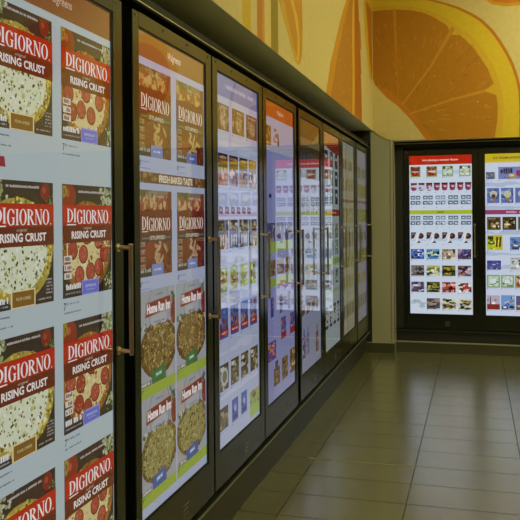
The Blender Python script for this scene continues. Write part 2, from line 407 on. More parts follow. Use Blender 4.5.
def pic_pizza_rising():
    cv = ground((186, 201, 208))
    cv.rect(0, 0, SW, .053*SH, (136, 74, 44), 1)
    cv.text('Walgreens', .44*SW, .017*SH, .64*SW, .037*SH, WAL, 2, shear=.3)
    for i, (v0, v1) in enumerate(((.0665, .2515), (.3265, .5165), (.5575, .7420), (.7840, .969))):
        rising_box(cv, .028, v0, .472, v1, 'cheese', 20 + i); rising_box(cv, .545, v0, .994, v1, 'pepperoni', 40 + i)
    cv.poly([(0, .293*SH), (.135*SW, .293*SH), (.142*SW, .308*SH), (.0*SW, .308*SH)], (150, 20, 62), 2)
    return cv
def pic_pizza_mixed():
    cv = ground((158, 166, 192))
    cv.rect(0, 0, SW, .053*SH, (124, 70, 38), 1)
    cv.text('Walgreens', .40*SW, .016*SH, .60*SW, .039*SH, WAL, 2, shear=.3, bold=.01)
    for u0, u1, k in ((.0, .438, 1), (.524, .985, 2)):
        stuffed_box(cv, u0, .069, u1, .256, 60 + k, (.86, .82, .66)); stuffed_box(cv, u0, .326, u1, .506, 60 + k, (.88, .82, .86))  # upper boxes toned brown to paint the warm glass reflection into the picture
    cv.rect(0, .2885*SH, SW, .3115*SH, (92, 62, 40), 1)
    rnd = random.Random(3)
    for i in range(60): cv.blob(rnd.random()*SW, rnd.uniform(.289, .311)*SH, .012, rnd.choice(((120, 74, 40), (150, 110, 60), (100, 40, 30), (132, 118, 66), (70, 52, 36))), 2, rnd)
    cv.rect(0, .283*SH, SW, .2885*SH, (158, 166, 192), 4.5); cv.rect(0, .3115*SH, SW, .318*SH, (158, 166, 192), 4.5)
    cv.text('FRESH BAKED TASTE', .26*SW, .292*SH, .78*SW, .308*SH, (214, 204, 190), 5, bold=.03)
    for j, (v0, v1, tg) in enumerate(((.535, .733, 'green'), (.757, .955, 'blue'))):
        homerun_box(cv, .0, v0, .476, v1, 80 + j, tg, j == 1); homerun_box(cv, .498, v0, .985, v1, 90 + j, tg, j == 1)
        cv.rect(0, v1*SH, SW, (v1 + .024)*SH, (140, 160, 58), 1); cv.rect(.478*SW, (v1 - .19)*SH, .495*SW, (v1 + .024)*SH, (160, 166, 186), 2)
        for u in (.015, .51): price(cv, u*SW, (v1 + .003)*SH, rnd, .013, (60, 76, 40), '9')
    return cv
BR = ((98, 54, 40), (130, 84, 60), (150, 112, 84), (74, 38, 32), (116, 66, 44), (112, 52, 42))
def pic_snacks():
    cv = ground((170, 178, 206)); rnd = random.Random(11)
    cv.rect(0, 0, SW, .058*SH, (96, 112, 176), 1); cv.rect(0, .05*SH, SW, .058*SH, (128, 136, 190), 1.5)
    cv.scribble(.18*SW, .02*SH, .88*SW, .032*SH, (168, 176, 206), 3, rnd, .85)
    wave(cv, 3, (.19, .32, .50, .61, .75, .87), (184, 190, 214))
    for u0, u1, s in ((.005, .262, 1), (.338, .635, 2), (.688, .985, 3)):
        pack(cv, u0, .078, u1, .149, BR, s, 22); cv.ell((u0 + u1)/2*SW, .118*SH, .055, .055*.8, (126, 100, 84), 6, 16); cv.ell((u0 + u1)/2*SW, .118*SH, .036, .03, (168, 142, 112), 7, 14)
        for j in range(16): cv.blob((u0 + u1)/2*SW + rnd.gauss(0, .02), .118*SH + rnd.gauss(0, .016), .008, rnd.choice(((96, 60, 44), (190, 170, 140), (130, 92, 60))), 8, rnd)
        cv.scribble((u0 + .05)*SW, .083*SH, (u1 - .04)*SW, .09*SH, (190, 160, 130), 6, rnd)
    for i in range(4):
        u0 = .02 + i*.243
        pack(cv, u0, .212, u0 + .205, .2985, ((150, 130, 120), (206, 196, 186), (176, 110, 56), (116, 70, 40), (190, 170, 160)), 20 + i, 16)
        cv.rect(u0*SW, .212*SH, (u0 + .205)*SW, .25*SH, (44, 30, 40) if i != 3 else (120, 92, 30), 5)
        cv.rect((u0 + .02)*SW, .228*SH, (u0 + .185)*SW, .236*SH, (150, 84, 50), 6); cv.scribble((u0 + .03)*SW, .218*SH, (u0 + .18)*SW, .226*SH, (190, 150, 110), 6, rnd)
    for i in range(6):
        u = .03 + i*.135
        cv.poly([(u*SW, .354*SH), ((u + .085)*SW, .357*SH), ((u + .082)*SW, .376*SH), ((u - .002)*SW, .373*SH)], (84, 16, 48), 2); cv.scribble((u + .015)*SW, .362*SH, (u + .065)*SW, .367*SH, (200, 160, 180), 3, rnd)
    for i in range(4):
        u0 = .012 + i*.243
        pack(cv, u0, .392, u0 + .215, .471, ((52, 46, 44), (96, 96, 52), (150, 146, 140), (190, 186, 190), (110, 66, 40), (60, 60, 110)), 30 + i, 14, big=.2)
        for j in range(3): cv.ell((u0 + .05 + .055*j)*SW, .447*SH, .012, .026, (186, 184, 190), 8, 12)
        pack(cv, u0 + .012, .521, u0 + .19, .587, ((140, 156, 60), (176, 186, 90), (120, 60, 40), (200, 190, 150), (96, 120, 50)), 36 + i, 12)
        cv.ell((u0 + .1)*SW, .556*SH, .03, .014, (110, 52, 50), 8, 12, .3)
        pack(cv, u0 + .01, .63, u0 + .2, .7115, ((70, 92, 160), (96, 120, 186), (110, 60, 40), (60, 80, 150)), 41 + i, 8)
        for j in range(9): cv.blob((u0 + rnd.uniform(.03, .18))*SW, rnd.uniform(.662, .69)*SH, .013, rnd.choice(((130, 70, 40), (90, 44, 30), (170, 120, 70))), 6, rnd)
        cv.rect((u0 + .01)*SW, .688*SH, (u0 + .2)*SW, .705*SH, (146, 26, 36), 8); cv.rect((u0 + .01)*SW, .705*SH, (u0 + .2)*SW, .7115*SH, (60, 80, 150), 8); cv.scribble((u0 + .04)*SW, .693*SH, (u0 + .17)*SW, .7*SH, (210, 170, 170), 9, rnd)
        pack(cv, u0 + .012, .78, u0 + .2 + .02*(i == 3), .851, ((60, 50, 34), (150, 140, 110), (110, 84, 44), (84, 70, 40), (176, 168, 150)), 47 + i, 14, big=.2)
        cv.rect((u0 + .02)*SW, .786*SH, (u0 + .09)*SW, .797*SH, (190, 190, 186), 8)
    cv.ell(.12*SW, .815*SH, .045, .04, (176, 176, 166), 7, 16); cv.ell(.12*SW, .815*SH, .03, .026, (110, 108, 84), 8, 16)
    pack(cv, .018, .895, .198, .955, ((66, 56, 36), (150, 130, 80), (110, 90, 50), (180, 170, 150)), 60, 14, big=.2)
    for u in (.284, .505):
        pack(cv, u, .893, u + .148, .956, ((70, 84, 160), (96, 112, 186), (60, 70, 140)), 61, 6); cv.rect((u + .02)*SW, .938*SH, (u + .13)*SW, .95*SH, (40, 46, 100), 6); cv.ell((u + .074)*SW, .92*SH, .018, .016, (150, 160, 200), 6, 10)
    pack(cv, .733, .91, .987, .988, ((140, 158, 66), (150, 130, 60), (110, 90, 40), (170, 150, 80)), 63, 14); cv.rect(.733*SW, .955*SH, .987*SW, .988*SH, (150, 172, 70), 6)
    return cv
def pic_drinks():
    cv = ground((136, 140, 186)); rnd = random.Random(13)
    cv.rect(0, 0, SW, .052*SH, (176, 70, 14), 1); cv.text('Walgreens', .38*SW, .018*SH, .62*SW, .038*SH, (236, 206, 180), 2, shear=.3)
    cv.rect(0, .052*SH, SW, .165*SH, (166, 166, 190), .5)
    cv.rect(0, .165*SH, .2*SW, SH, (128, 132, 182), .3)
    for u0, u1, s in ((.012, .175, 1), (.245, .453, 2)): pack(cv, u0, .082, u1, .147, ((120, 76, 30), (170, 120, 60), (90, 52, 24), (190, 160, 100)), s, 16)
    cv.ell(.13*SW, .315*SH, .03, .012, (44, 40, 70), 2, 10)
    for i in range(3):
        u0 = .02 + i*.31
        pack(cv, u0, .405, u0 + .27, .468, ((70, 66, 110), (130, 110, 90), (60, 50, 90), (150, 140, 150)), 5 + i, 10)
        cv.rect((u0 - .02)*SW, .468*SH, (u0 + .28)*SW, .505*SH, (136, 156, 70), 2)
        pack(cv, u0, .53, u0 + .27, .583, ((110, 80, 60), (150, 120, 90), (60, 56, 100), (130, 150, 60)), 15 + i, 10)
        cv.rect((u0 - .02)*SW, .59*SH, (u0 + .28)*SW, .62*SH, (136, 156, 70), 2)
        pack(cv, u0 + .1, .655, u0 + .2, .72, ((50, 60, 140), (110, 110, 150), (130, 100, 60)), 25 + i, 8)
    pack(cv, .02, .80, .29, .863, ((80, 44, 130), (120, 60, 160), (170, 90, 60), (190, 150, 110), (60, 34, 100)), 31, 14)
    for u in (.47, .812):
        pack(cv, u, .737, u + .185, .812, ((66, 76, 160), (150, 90, 50), (190, 140, 80), (90, 50, 120)), 33, 10); cv.rect(u*SW, .79*SH, (u + .185)*SW, .812*SH, (140, 30, 44), 6)
    for u0, b in ((.205, 0), (.495, 1), (.80, 2)):
        v0 = (.885, .88, .87)[b]
        pack(cv, u0, v0 + .012*(b == 0), u0 + .215, .957, ((104, 74, 46), (140, 108, 66), (76, 52, 36), (160, 140, 110)), 36 + b, 14)
        if b == 0: cv.rect((u0 + .05)*SW, (v0 - .012)*SH, (u0 + .15)*SW, (v0 + .015)*SH, (70, 60, 76), 3)
    return cv
def pic_bottles():
    cv = ground((116, 120, 140)); rnd = random.Random(17)
    cv.rect(0, 0, SW, .06*SH, (70, 56, 20), 1); cv.rect(0, .06*SH, SW, .14*SH, (56, 46, 22), .5); cv.rect(0, .14*SH, SW, .23*SH, (56, 54, 64), .5); cv.rect(0, .07*SH, SW, .1*SH, (96, 86, 56), 1)  # top bands kept dark and brown to paint in the mural's reflection
    for i in range(5): cv.rect((.1 + .18*i)*SW, .11*SH, (.16 + .18*i)*SW, .2*SH, (36, 34, 50), 2)
    for v in (.30, .44, .58):
        for i in range(4): pack(cv, .04 + .24*i, v, .22 + .24*i, v + .08, ((96, 100, 112), (80, 70, 60), (130, 130, 140), (110, 96, 70)), int(v*100) + i, 8)
    for i in range(4): cv.poly([((.03 + .25*i)*SW, .735*SH), ((.2 + .25*i)*SW, .735*SH), ((.17 + .25*i)*SW, .77*SH), ((.0 + .25*i)*SW, .78*SH)], (72, 58, 40), 2)
    for u, v, cs in ((.06, .86, ((60, 56, 110), (120, 90, 50), (150, 130, 70))), (.24, .855, ((90, 84, 130), (150, 120, 70), (60, 50, 80))), (.72, .875, ((90, 60, 40), (130, 90, 60), (110, 100, 120)))):
        pack(cv, u, v, u + .14, v + .085, cs, int(u*100), 10); cv.rect((u + .045)*SW, (v - .03)*SH, (u + .095)*SW, v*SH, cs[0], 3)
    return cv
def pic_cans():
    cv = ground((136, 146, 148)); rnd = random.Random(19)
    cv.rect(0, 0, SW, .062*SH, (150, 84, 48), 1); cv.poly([(.05*SW, .062*SH), (SW, .03*SH), (SW, .085*SH), (.55*SW, .08*SH)], (110, 36, 24), 2)
    for v in (.082, .168, .255):
        for i in range(3):
            u = .05 + .33*i; pack(cv, u, v, u + .2, v + .072, ((34, 38, 44), (70, 76, 80), (120, 60, 40), (100, 106, 110)), int(v*1000) + i, 6)
            cv.rect((u + .05)*SW, (v + .02)*SH, (u + .15)*SW, (v + .034)*SH, (150, 156, 158), 5)
    cv.rect(0, .352*SH, SW, .384*SH, (110, 40, 30), 2); cv.scribble(.2*SW, .362*SH, .8*SW, .372*SH, (180, 130, 110), 3, rnd)
    for v in (.42, .50, .64):
        for i in range(3): pack(cv, .06 + .32*i, v, .26 + .32*i, v + .07, ((90, 100, 96), (50, 60, 58), (120, 110, 70), (140, 150, 140)), int(v*1000) + i, 8)
    cv.rect(0, .585*SH, SW, .615*SH, (110, 132, 66), 2); cv.rect(0, .73*SH, SW, .748*SH, (120, 138, 110), 2)
    for i in range(4):
        u = .04 + .25*i; cs = (((120, 116, 44), (60, 50, 30)), ((84, 70, 110), (40, 36, 60)), ((90, 110, 70), (46, 56, 36)), ((60, 60, 70), (30, 30, 40)))[i]
        pack(cv, u, .81, u + .15, .885, ((150, 152, 150), cs[0], cs[1]), 70 + i, 12); cv.rect(u*SW, .80*SH, (u + .16)*SW, .815*SH, (40, 40, 36), 4); cv.rect(u*SW, .885*SH, (u + .16)*SW, .9*SH, (44, 40, 36), 4)
    return cv
def rows_pic(bg, rows, seed, bands):
    cv = ground(bg); rnd = random.Random(seed)
    for v0, v1, c in bands: cv.rect(0, v0*SH, SW, v1*SH, c, .5)
    for v0, v1, n, cs in rows:
        for i in range(n):
            u = .04 + i*(.94/n); pack(cv, u, v0, u + .66/n, v1, cs, seed + i + int(v0*100), 8)
    return cv
TAN = ((110, 96, 60), (140, 124, 84), (90, 74, 46), (128, 116, 96)); OLV = ((104, 104, 54), (130, 130, 70), (84, 80, 44), (120, 100, 60)); DRK = ((80, 70, 56), (110, 100, 84), (60, 54, 46))
def pic_dim_rows():
    return rows_pic((128, 128, 116), ((.09, .14, 2, DRK), (.185, .25, 4, TAN), (.34, .42, 4, TAN), (.47, .55, 4, DRK), (.60, .66, 3, OLV), (.70, .765, 4, OLV), (.85, .92, 4, DRK)), 200,
                    ((.298, .312, (112, 50, 44)), (.0, .05, (116, 120, 124)), (.575, .6, (116, 124, 80)), (.82, .84, (140, 140, 124))))
def pic_dim_blue():
    return rows_pic((120, 120, 146), ((.10, .16, 2, DRK), (.2, .27, 3, TAN), (.36, .42, 3, OLV), (.48, .53, 3, DRK), (.58, .66, 4, OLV), (.72, .78, 3, TAN), (.85, .92, 4, DRK)), 240,
                    ((.298, .312, (104, 50, 52)), (.20, .28, (110, 104, 70)), (.345, .42, (96, 92, 56)), (.58, .66, (92, 92, 56))))
def wave_far(cv, seed):
    wave(cv, seed, (.105, .20, .29, .42, .53, .63, .73, .84, .94), (196, 212, 236))
def pic_icecream():
    cv = ground((216, 228, 246)); rnd = random.Random(23); wave_far(cv, 5)
    cv.rect(0, 0, SW, .0575*SH, (196, 22, 8), 1); cv.rect(.92*SW, 0, SW, .0575*SH, (206, 92, 70), 1.5)
    cv.text('Introducing a sweeter future', .215*SW, .022*SH, .785*SW, .038*SH, (250, 226, 216), 2, bold=.025)
    U = lambda px: (px - 410)/62.4
    for i, (x0, x1) in enumerate(((411, 421.3), (427.3, 438), (443.2, 454), (460, 471.3))):
        cs = ((166, 40, 28), (120, 20, 16), (190, 150, 120), (150, 60, 40)) if i < 2 else ((206, 222, 204), (240, 244, 236), (150, 180, 140), (190, 210, 190))
        pack(cv, U(x0), .068, U(x1), .134, cs, 300 + i, 10, frame=(150, 156, 84) if i < 2 else (140, 176, 116))
        cv.rect((U(x0) + .01)*SW, .07*SH, (U(x0) + .05)*SW, .088*SH, (50, 74, 50), 7); cv.rect((U(x1) - .045)*SW, .07*SH, (U(x1) - .01)*SW, .085*SH, (60, 80, 50), 7)
        cv.rect((U(x0) + .03)*SW, .098*SH, (U(x1) - .03)*SW, .104*SH, (226, 216, 196), 7)
    for i in range(8):
        u = .022 + i*.124
        cv.poly([(u*SW, .174*SH), ((u + .102)*SW, .174*SH), ((u + .09)*SW, .216*SH), ((u + .06)*SW, .222*SH), ((u + .03)*SW, .222*SH), ((u + .008)*SW, .214*SH)], (146, 70, 90), 1)
        cv.poly([(u*SW, .172*SH), ((u + .102)*SW, .172*SH), ((u + .1)*SW, .182*SH), ((u + .002)*SW, .182*SH)], (86, 22, 36), 2)
        cv.rect((u + .035)*SW, .19*SH, (u + .08)*SW, .2*SH, (226, 196, 206), 2); cv.rect((u + .01)*SW, .2*SH, (u + .045)*SW, .209*SH, (110, 30, 40), 2); cv.rect((u + .02)*SW, .23*SH, (u + .03)*SW, .236*SH, (110, 120, 150), 2)
    for v in (.253, .381):
        for g in range(5):
            u = .018 + g*.202
            for r in range(2):
                for c in range(2):
                    x, y = u + c*.083, v + r*.033
                    pale = g == 2
                    cv.rect(x*SW, y*SH, (x + .074)*SW, (y + .024)*SH, (150, 166, 190) if pale else (110, 134, 150), 1)
                    cv.rect(x*SW, y*SH, (x + .074)*SW, (y + .006)*SH, (90, 106, 140) if not pale else (130, 146, 176), 2)
                    cv.rect((x + .02)*SW, (y + .009)*SH, (x + .055)*SW, (y + .016)*SH, (226, 234, 244), 3)
                    if r: cv.rect(x*SW, (y + .011)*SH, (x + .02)*SW, (y + .024)*SH, (50, 66, 70), 4)
            cv.rect((u + .01)*SW, (v + .072)*SH, (u + .02)*SW, (v + .078)*SH, (110, 120, 150), 2)
    cv.rect(0, .3455*SH, SW, .371*SH, (182, 196, 38), 1); cv.text('NEW', .45*SW, .352*SH, .56*SW, .365*SH, (76, 84, 30), 2, bold=.02)
    for i in range(4):
        u = .02 + i*.252
        cv.poly([(u*SW, .485*SH), ((u + .085)*SW, .485*SH), ((u + .05)*SW, .522*SH), (u*SW, .528*SH)], (70, 48, 46), 1); cv.rect((u + .015)*SW, .492*SH, (u + .06)*SW, .5*SH, (150, 120, 110), 2)
        cv.ell((u + .155)*SW, .508*SH, .032, .03, (74, 40, 30), 2, 16, .3); cv.ell((u + .145)*SW, .503*SH, .016, .014, (120, 74, 54), 3, 10)
        cv.poly([((u + .07)*SW, .548*SH), ((u + .12)*SW, .485*SH), ((u + .14)*SW, .487*SH), ((u + .1)*SW, .55*SH)], (240, 240, 240), 3)
        cv.poly([((u + .08)*SW, .552*SH), ((u + .13)*SW, .538*SH), ((u + .16)*SW, .552*SH)], (66, 46, 40), 3); cv.rect((u + .01)*SW, .56*SH, (u + .02)*SW, .566*SH, (110, 120, 150), 2)
    B = lambda *c: c
    rows = ((.591, .654, (B((40, 70, 170), (90, 130, 210), (200, 220, 240), (30, 50, 130)), B((90, 160, 200), (60, 110, 170), (200, 210, 180), (40, 70, 90)), B((176, 160, 126), (210, 200, 170), (130, 110, 80), (200, 170, 150)), B((110, 80, 120), (190, 170, 170), (60, 40, 60), (70, 70, 160)))),
            (.694, .76, (B((90, 78, 72), (150, 140, 130), (50, 44, 44), (120, 110, 110)), B((196, 190, 130), (226, 220, 170), (140, 120, 50), (110, 130, 60)), B((96, 88, 36), (40, 40, 24), (180, 160, 60), (60, 70, 30)), B((110, 90, 104), (190, 170, 180), (70, 44, 60), (170, 110, 90)))),
            (.798, .863, (B((134, 120, 150), (80, 60, 90), (200, 196, 214), (160, 140, 160)), B((70, 76, 30), (150, 140, 60), (30, 36, 20), (190, 180, 90)), B((176, 36, 34), (226, 180, 170), (120, 20, 24), (210, 120, 100)), B((226, 214, 216), (180, 40, 40), (110, 50, 40), (240, 236, 236)))),
            (.902, .97, (None, B((86, 70, 58), (150, 130, 120), (50, 40, 36), (180, 170, 170)), B((226, 220, 180), (30, 30, 30), (200, 190, 140), (150, 140, 90)), B((226, 220, 180), (30, 30, 30), (200, 190, 140), (150, 140, 90)))))
    for v0, v1, cs in rows:
        for i, c in enumerate(cs):
            if c is None:
                for j in range(6): cv.ell(rnd.uniform(.05, .2)*SW, rnd.uniform(.92, .955)*SH, .03, .016, rnd.choice(((176, 192, 206), (190, 204, 218), (160, 176, 190))), 1 + j*.2, 12)  # pale cloud paints a reflection in the glass
                continue
            u = .017 + i*.2505; pack(cv, u, v0, u + .212, v1, c, int(v0*1000) + i, 16, big=.22)
    return cv
def pic_novelty():
    cv = ground((214, 224, 246)); rnd = random.Random(29)
    wave(cv, 8, (.19, .33, .49, .62, .70), (186, 200, 226))
    cv.rect(0, 0, SW, .055*SH, (214, 190, 32), 1); cv.rect(0, .046*SH, SW, .055*SH, (222, 196, 70), 1.5)
    cv.text('ICE CREAM SANDWICHES AND BARS', .125*SW, .019*SH, .9*SW, .034*SH, (70, 54, 20), 2, bold=.02)
    pack(cv, .015, .113, .153, .157, ((84, 110, 160), (150, 150, 110), (50, 60, 90), (190, 180, 140)), 1, 12)
    pack(cv, .205, .083, .60, .158, ((120, 132, 196), (140, 150, 206), (110, 120, 186)), 2, 10); cv.scribble(.24*SW, .092*SH, .42*SW, .122*SH, (28, 28, 44), 8, rnd, .9)
    cv.ell(.42*SW, .14*SH, .045, .02, (176, 150, 70), 8, 14); cv.ell(.41*SW, .135*SH, .024, .012, (226, 214, 160), 9, 12); cv.ell(.52*SW, .122*SH, .03, .03, (150, 40, 110), 9, 12)
    pack(cv, .65, .083, .95, .158, ((190, 60, 60), (220, 150, 120), (240, 230, 220)), 3, 10)
    for i, u in enumerate((.028, .243, .46, .68)):
        pack(cv, u, .212, u + .19, .305, ((100, 120, 186), (140, 160, 210), (80, 90, 150), (150, 180, 200)), 10 + i, 10)
        cv.ell((u + .1)*SW, .25*SH, .036, .036, (196, 200, 190), 8, 14); cv.ell((u + .1)*SW, .262*SH, .02, .02, ((90, 60, 50), (210, 200, 130), (120, 90, 60), (160, 120, 90))[i], 9, 12)
        cv.poly([((u + .06)*SW, .27*SH), ((u + .14)*SW, .27*SH), ((u + .11)*SW, .303*SH)], (150, 120, 90), 8.5)
    cv.rect(0, .347*SH, SW, .375*SH, (156, 66, 108), 1); cv.scribble(.32*SW, .355*SH, .7*SW, .367*SH, (220, 180, 200), 2, rnd)
    for i, u in enumerate((.025, .263, .50, .74)): pack(cv, u, .391, u + .21, .471, ((60, 50, 34), (190, 160, 90), (100, 76, 40), (30, 26, 22), (216, 200, 160)), 20 + i, 18, frame=((96, 76, 30), (60, 56, 52), (90, 100, 50), (96, 76, 30))[i])
    pack(cv, .02, .502, .262, .595, ((196, 200, 50), (206, 212, 70), (180, 186, 44)), 31, 6)
    cv.ell(.09*SW, .552*SH, .035, .018, (70, 80, 30), 8, 12); cv.ell(.09*SW, .548*SH, .018, .008, (220, 220, 150), 9, 10); cv.rect(.035*SW, .51*SH, .12*SW, .53*SH, (60, 50, 30), 8)
    for u in (.165, .215): cv.poly([(u*SW, .515*SH), ((u + .03)*SW, .512*SH), ((u + .02)*SW, .575*SH), ((u - .01)*SW, .578*SH)], (96, 50, 26), 8)
    pack(cv, .376, .515, .62, .595, ((110, 150, 210), (70, 110, 180), (200, 210, 220), (120, 90, 70)), 33, 12)
    pack(cv, .70, .51, .93, .595, ((210, 120, 60), (230, 190, 140), (150, 60, 40)), 34, 12)
    pack(cv, .019, .66, .234, .717, ((76, 80, 160), (110, 110, 190), (60, 60, 120), (170, 180, 210)), 35, 12)
    pack(cv, .373, .64, .6, .717, ((206, 212, 210), (226, 230, 226), (176, 180, 170), (50, 40, 40)), 36, 10); pack(cv, .70, .64, .93, .717, ((150, 170, 200), (90, 110, 160), (226, 230, 236)), 37, 10)
    for i, u in enumerate((.016, .232, .447, .67)):
        pack(cv, u, .749, u + .20, .828, ((206, 222, 206), (240, 244, 238), (150, 180, 150), (170, 190, 180)) if i < 2 else ((180, 50, 44), (220, 170, 150), (120, 30, 30)), 40 + i, 10, frame=(136, 176, 110)); cv.rect((u + .06)*SW, .775*SH, (u + .14)*SW, .80*SH, (226, 234, 240), 8)
    pack(cv, .014, .876, .212, .963, ((190, 180, 196), (226, 226, 236), (170, 160, 180)), 50, 6); cv.rect(.014*SW, .93*SH, .212*SW, .963*SH, (136, 40, 34), 7); cv.rect(.06*SW, .885*SH, .075*SW, .93*SH, (120, 40, 60), 7)
    pack(cv, .231, .873, .44, .963, ((120, 160, 216), (80, 120, 190), (226, 234, 244)), 51, 8); cv.ell(.29*SW, .95*SH, .03, .018, (30, 30, 36), 7, 12); cv.ell(.29*SW, .948*SH, .018, .01, (240, 240, 240), 8, 10); cv.ell(.39*SW, .945*SH, .022, .014, (40, 40, 44), 7, 12)
    pack(cv, .46, .876, .66, .963, ((96, 80, 150), (200, 190, 80), (140, 60, 110)), 52, 10); pack(cv, .70, .876, .9, .963, ((60, 110, 80), (200, 190, 150), (150, 60, 40)), 53, 10)
    return cv

# ------------------------------------------------------------------ materials
M_frame = mat('door_frame_bronze', (.066, .071, .062), .2, .9, noise=.05, nscale=6)
M_gasket = mat('black_gasket', (.008, .008, .008), .6)
M_body = mat('cooler_black_cabinet', (.014, .014, .012), .5)
M_header = mat('header_dark_paint', (.02, .02, .012), .6, spec=.12)
M_trim = mat('bright_aluminium_edge', (.45, .44, .32), .35, .8)
M_kick = mat('kick_plate_dark', (.016, .017, .013), .42, noise=.08, nscale=5)
M_handle = mat('dark_brass_handle', (.36, .31, .20), .35, .9)
M_post = mat('bright_brass_post', (.72, .60, .40), .3, .9)
M_sticker = mat('faint_sticker_print', (.11, .10, .07), .5)
M_screw = mat('black_screw', (.006, .006, .006), .5)
M_soffit = mat('soffit_grey_paint', (.84, .80, .50), .7, noise=.03, nscale=3)
M_wall = mat('beige_wall_paint', (.34, .33, .225), .75, noise=.03, nscale=4)
M_ceil = mat('ceiling_white', (.72, .69, .55), .9)
M_base = mat('baseboard_brown_tile', (.06, .056, .032), .35)
M_basetop = mat('baseboard_top_edge', (.30, .28, .18), .4)
M_guard = mat('corner_guard_metal', (.55, .52, .38), .4, .3)
M_grout_highlight = mat('floor_grout_highlight', (.42, .37, .2), .4, .3)  # pale tone of light caught on a floor grout line
M_mural = print_mat('printed_mural_vinyl', .6, .045, 22)
M_dark = mat('dark_lower_wall', (.013, .014, .014), .6)

def floor_mat():
    m = bpy.data.materials.new('floor_tile'); m.use_nodes = True
    nt = m.node_tree; b = nt.nodes['Principled BSDF']; N = nt.nodes.new; Lk = nt.links.new
    tc = N('ShaderNodeTexCoord'); mp = N('ShaderNodeMapping'); mp.inputs['Location'].default_value = (.331, -4.479 + .2805*20, 0)
    br = N('ShaderNodeTexBrick'); br.offset = 0; br.squash = 1
    br.inputs['Scale'].default_value = 1; br.inputs['Brick Width'].default_value = .562; br.inputs['Row Height'].default_value = .2805
    br.inputs['Mortar Size'].default_value = .0035; br.inputs['Mortar Smooth'].default_value = .2; br.inputs['Bias'].default_value = 0
    br.inputs['Color1'].default_value = (.125, .119, .052, 1); br.inputs['Color2'].default_value = (.134, .127, .056, 1); br.inputs['Mortar'].default_value = (.055, .052, .028, 1)
    n = N('ShaderNodeTexNoise'); n.inputs['Scale'].default_value = 3.5; n.inputs['Detail'].default_value = 6; n.inputs['Roughness'].default_value = .65
    r = N('ShaderNodeMapRange'); r.inputs['From Min'].default_value = .3; r.inputs['From Max'].default_value = .7; r.inputs['To Min'].default_value = .82; r.inputs['To Max'].default_value = 1.18
    mx = N('ShaderNodeMix'); mx.data_type = 'RGBA'; mx.blend_type = 'MULTIPLY'; mx.inputs['Factor'].default_value = 1
    Lk(tc.outputs['Object'], mp.inputs['Vector']); Lk(mp.outputs['Vector'], br.inputs['Vector']); Lk(tc.outputs['Object'], n.inputs['Vector'])
    Lk(n.outputs['Fac'], r.inputs['Value']); Lk(br.outputs['Color'], mx.inputs['A']); Lk(r.outputs['Result'], mx.inputs['B']); Lk(mx.outputs['Result'], b.inputs['Base Color'])
    r2 = N('ShaderNodeMapRange'); r2.inputs['To Min'].default_value = .2; r2.inputs['To Max'].default_value = .28; b.inputs['IOR'].default_value = 1.8
    b.inputs['Coat IOR'].default_value = 1.7; b.inputs['Coat Roughness'].default_value = .25
    mw = N('ShaderNodeMapRange'); mw.inputs['To Min'].default_value = 1.0; mw.inputs['To Max'].default_value = 0
    ms = N('ShaderNodeMapRange'); ms.inputs['To Min'].default_value = .5; ms.inputs['To Max'].default_value = .05
    for q, nm in ((mw, 'Coat Weight'), (ms, 'Specular IOR Level')):
        Lk(br.outputs['Fac'], q.inputs['Value']); Lk(q.outputs['Result'], b.inputs[nm])
    Lk(n.outputs['Fac'], r2.inputs['Value']); Lk(r2.outputs['Result'], b.inputs['Roughness'])
    bp = N('ShaderNodeBump'); bp.inputs['Strength'].default_value = .25; bp.inputs['Distance'].default_value = .002; bp.invert = True
    Lk(br.outputs['Fac'], bp.inputs['Height']); Lk(bp.outputs['Normal'], b.inputs['Normal'])
    return m
M_floor = floor_mat()

# ------------------------------------------------------------------ room shell
XL, YF, YB, XR, ZC = -1.90, 8.45, -3.2, 4.6, 4.10
struct(obj('floor', boxes((XL, XR, YB, YF, -.08, 0)), M_floor))
struct(obj('ceiling', boxes((XL, XR, YB, YF, ZC, ZC + .1)), M_ceil))
struct(obj('wall_left', boxes((XL - .1, XL, YB, YF, 0, ZC)), M_wall))
struct(obj('wall_right', boxes((XR, XR + .1, YB, YF, 0, 2.2)), M_dark)); struct(obj('wall_right_upper', boxes((XR, XR + .1, YB, YF, 2.2, ZC)), M_ceil))
struct(obj('wall_back', boxes((XL, XR, YB - .1, YB, 0, 2.2)), M_dark)); struct(obj('wall_back_upper', boxes((XL, XR, YB - .1, YB, 2.2, ZC)), M_ceil))
struct(obj('wall_far', boxes((XL, XR, YF, YF + .1, 0, ZC)), M_wall))
MX, MY, MZ = -.985, 7.565, 2.231          # upper wall planes and the soffit's underside
struct(obj('wall_left_soffit', boxes((XL, MX - .006, YB, MY, MZ, ZC)), M_soffit))
EDGE = [(-.979, 2.231), (-.95, 2.200), (-.917, 2.178), (-.87, 2.152), (-.835, 2.137), (-.803, 2.126)]   # curved lower edge at the corner
bm = bmesh.new(); add_prism(bm, [(XL, 2.232)] + EDGE + [(XR, 2.126), (XR, ZC), (XL, ZC)], 'y', MY + .006, YF); struct(obj('wall_far_upper', bm, M_soffit))
struct(obj('wall_far_column', boxes((-1.9, -.790, MY + .012, YF, 0, 2.34)), M_wall))
struct(obj('wall_far_pier', boxes((.86, XR, MY + .012, YF, 0, 2.15)), M_wall))
bm = boxes((-.812, -.786, MY + .003, MY + .016, .105, 2.138)); add_box(bm, -.794, -.785, MY + .003, MY + .05, .105, 2.138)
struct(obj('trim_1', bm, M_guard))
struct(obj('baseboard_far', boxes((-1.10, -.785, MY - .004, MY + .012, 0, .10)), M_base)); struct(obj('trim_2', boxes((-1.10, -.785, MY - .006, MY + .012, .10, .107)), M_basetop))
struct(obj('baseboard_cooler', boxes((-.785, .86, 7.695, 7.75, 0, .098)), M_base)); struct(obj('trim_3', boxes((-.785, .86, 7.690, 7.75, .098, .105)), M_basetop))
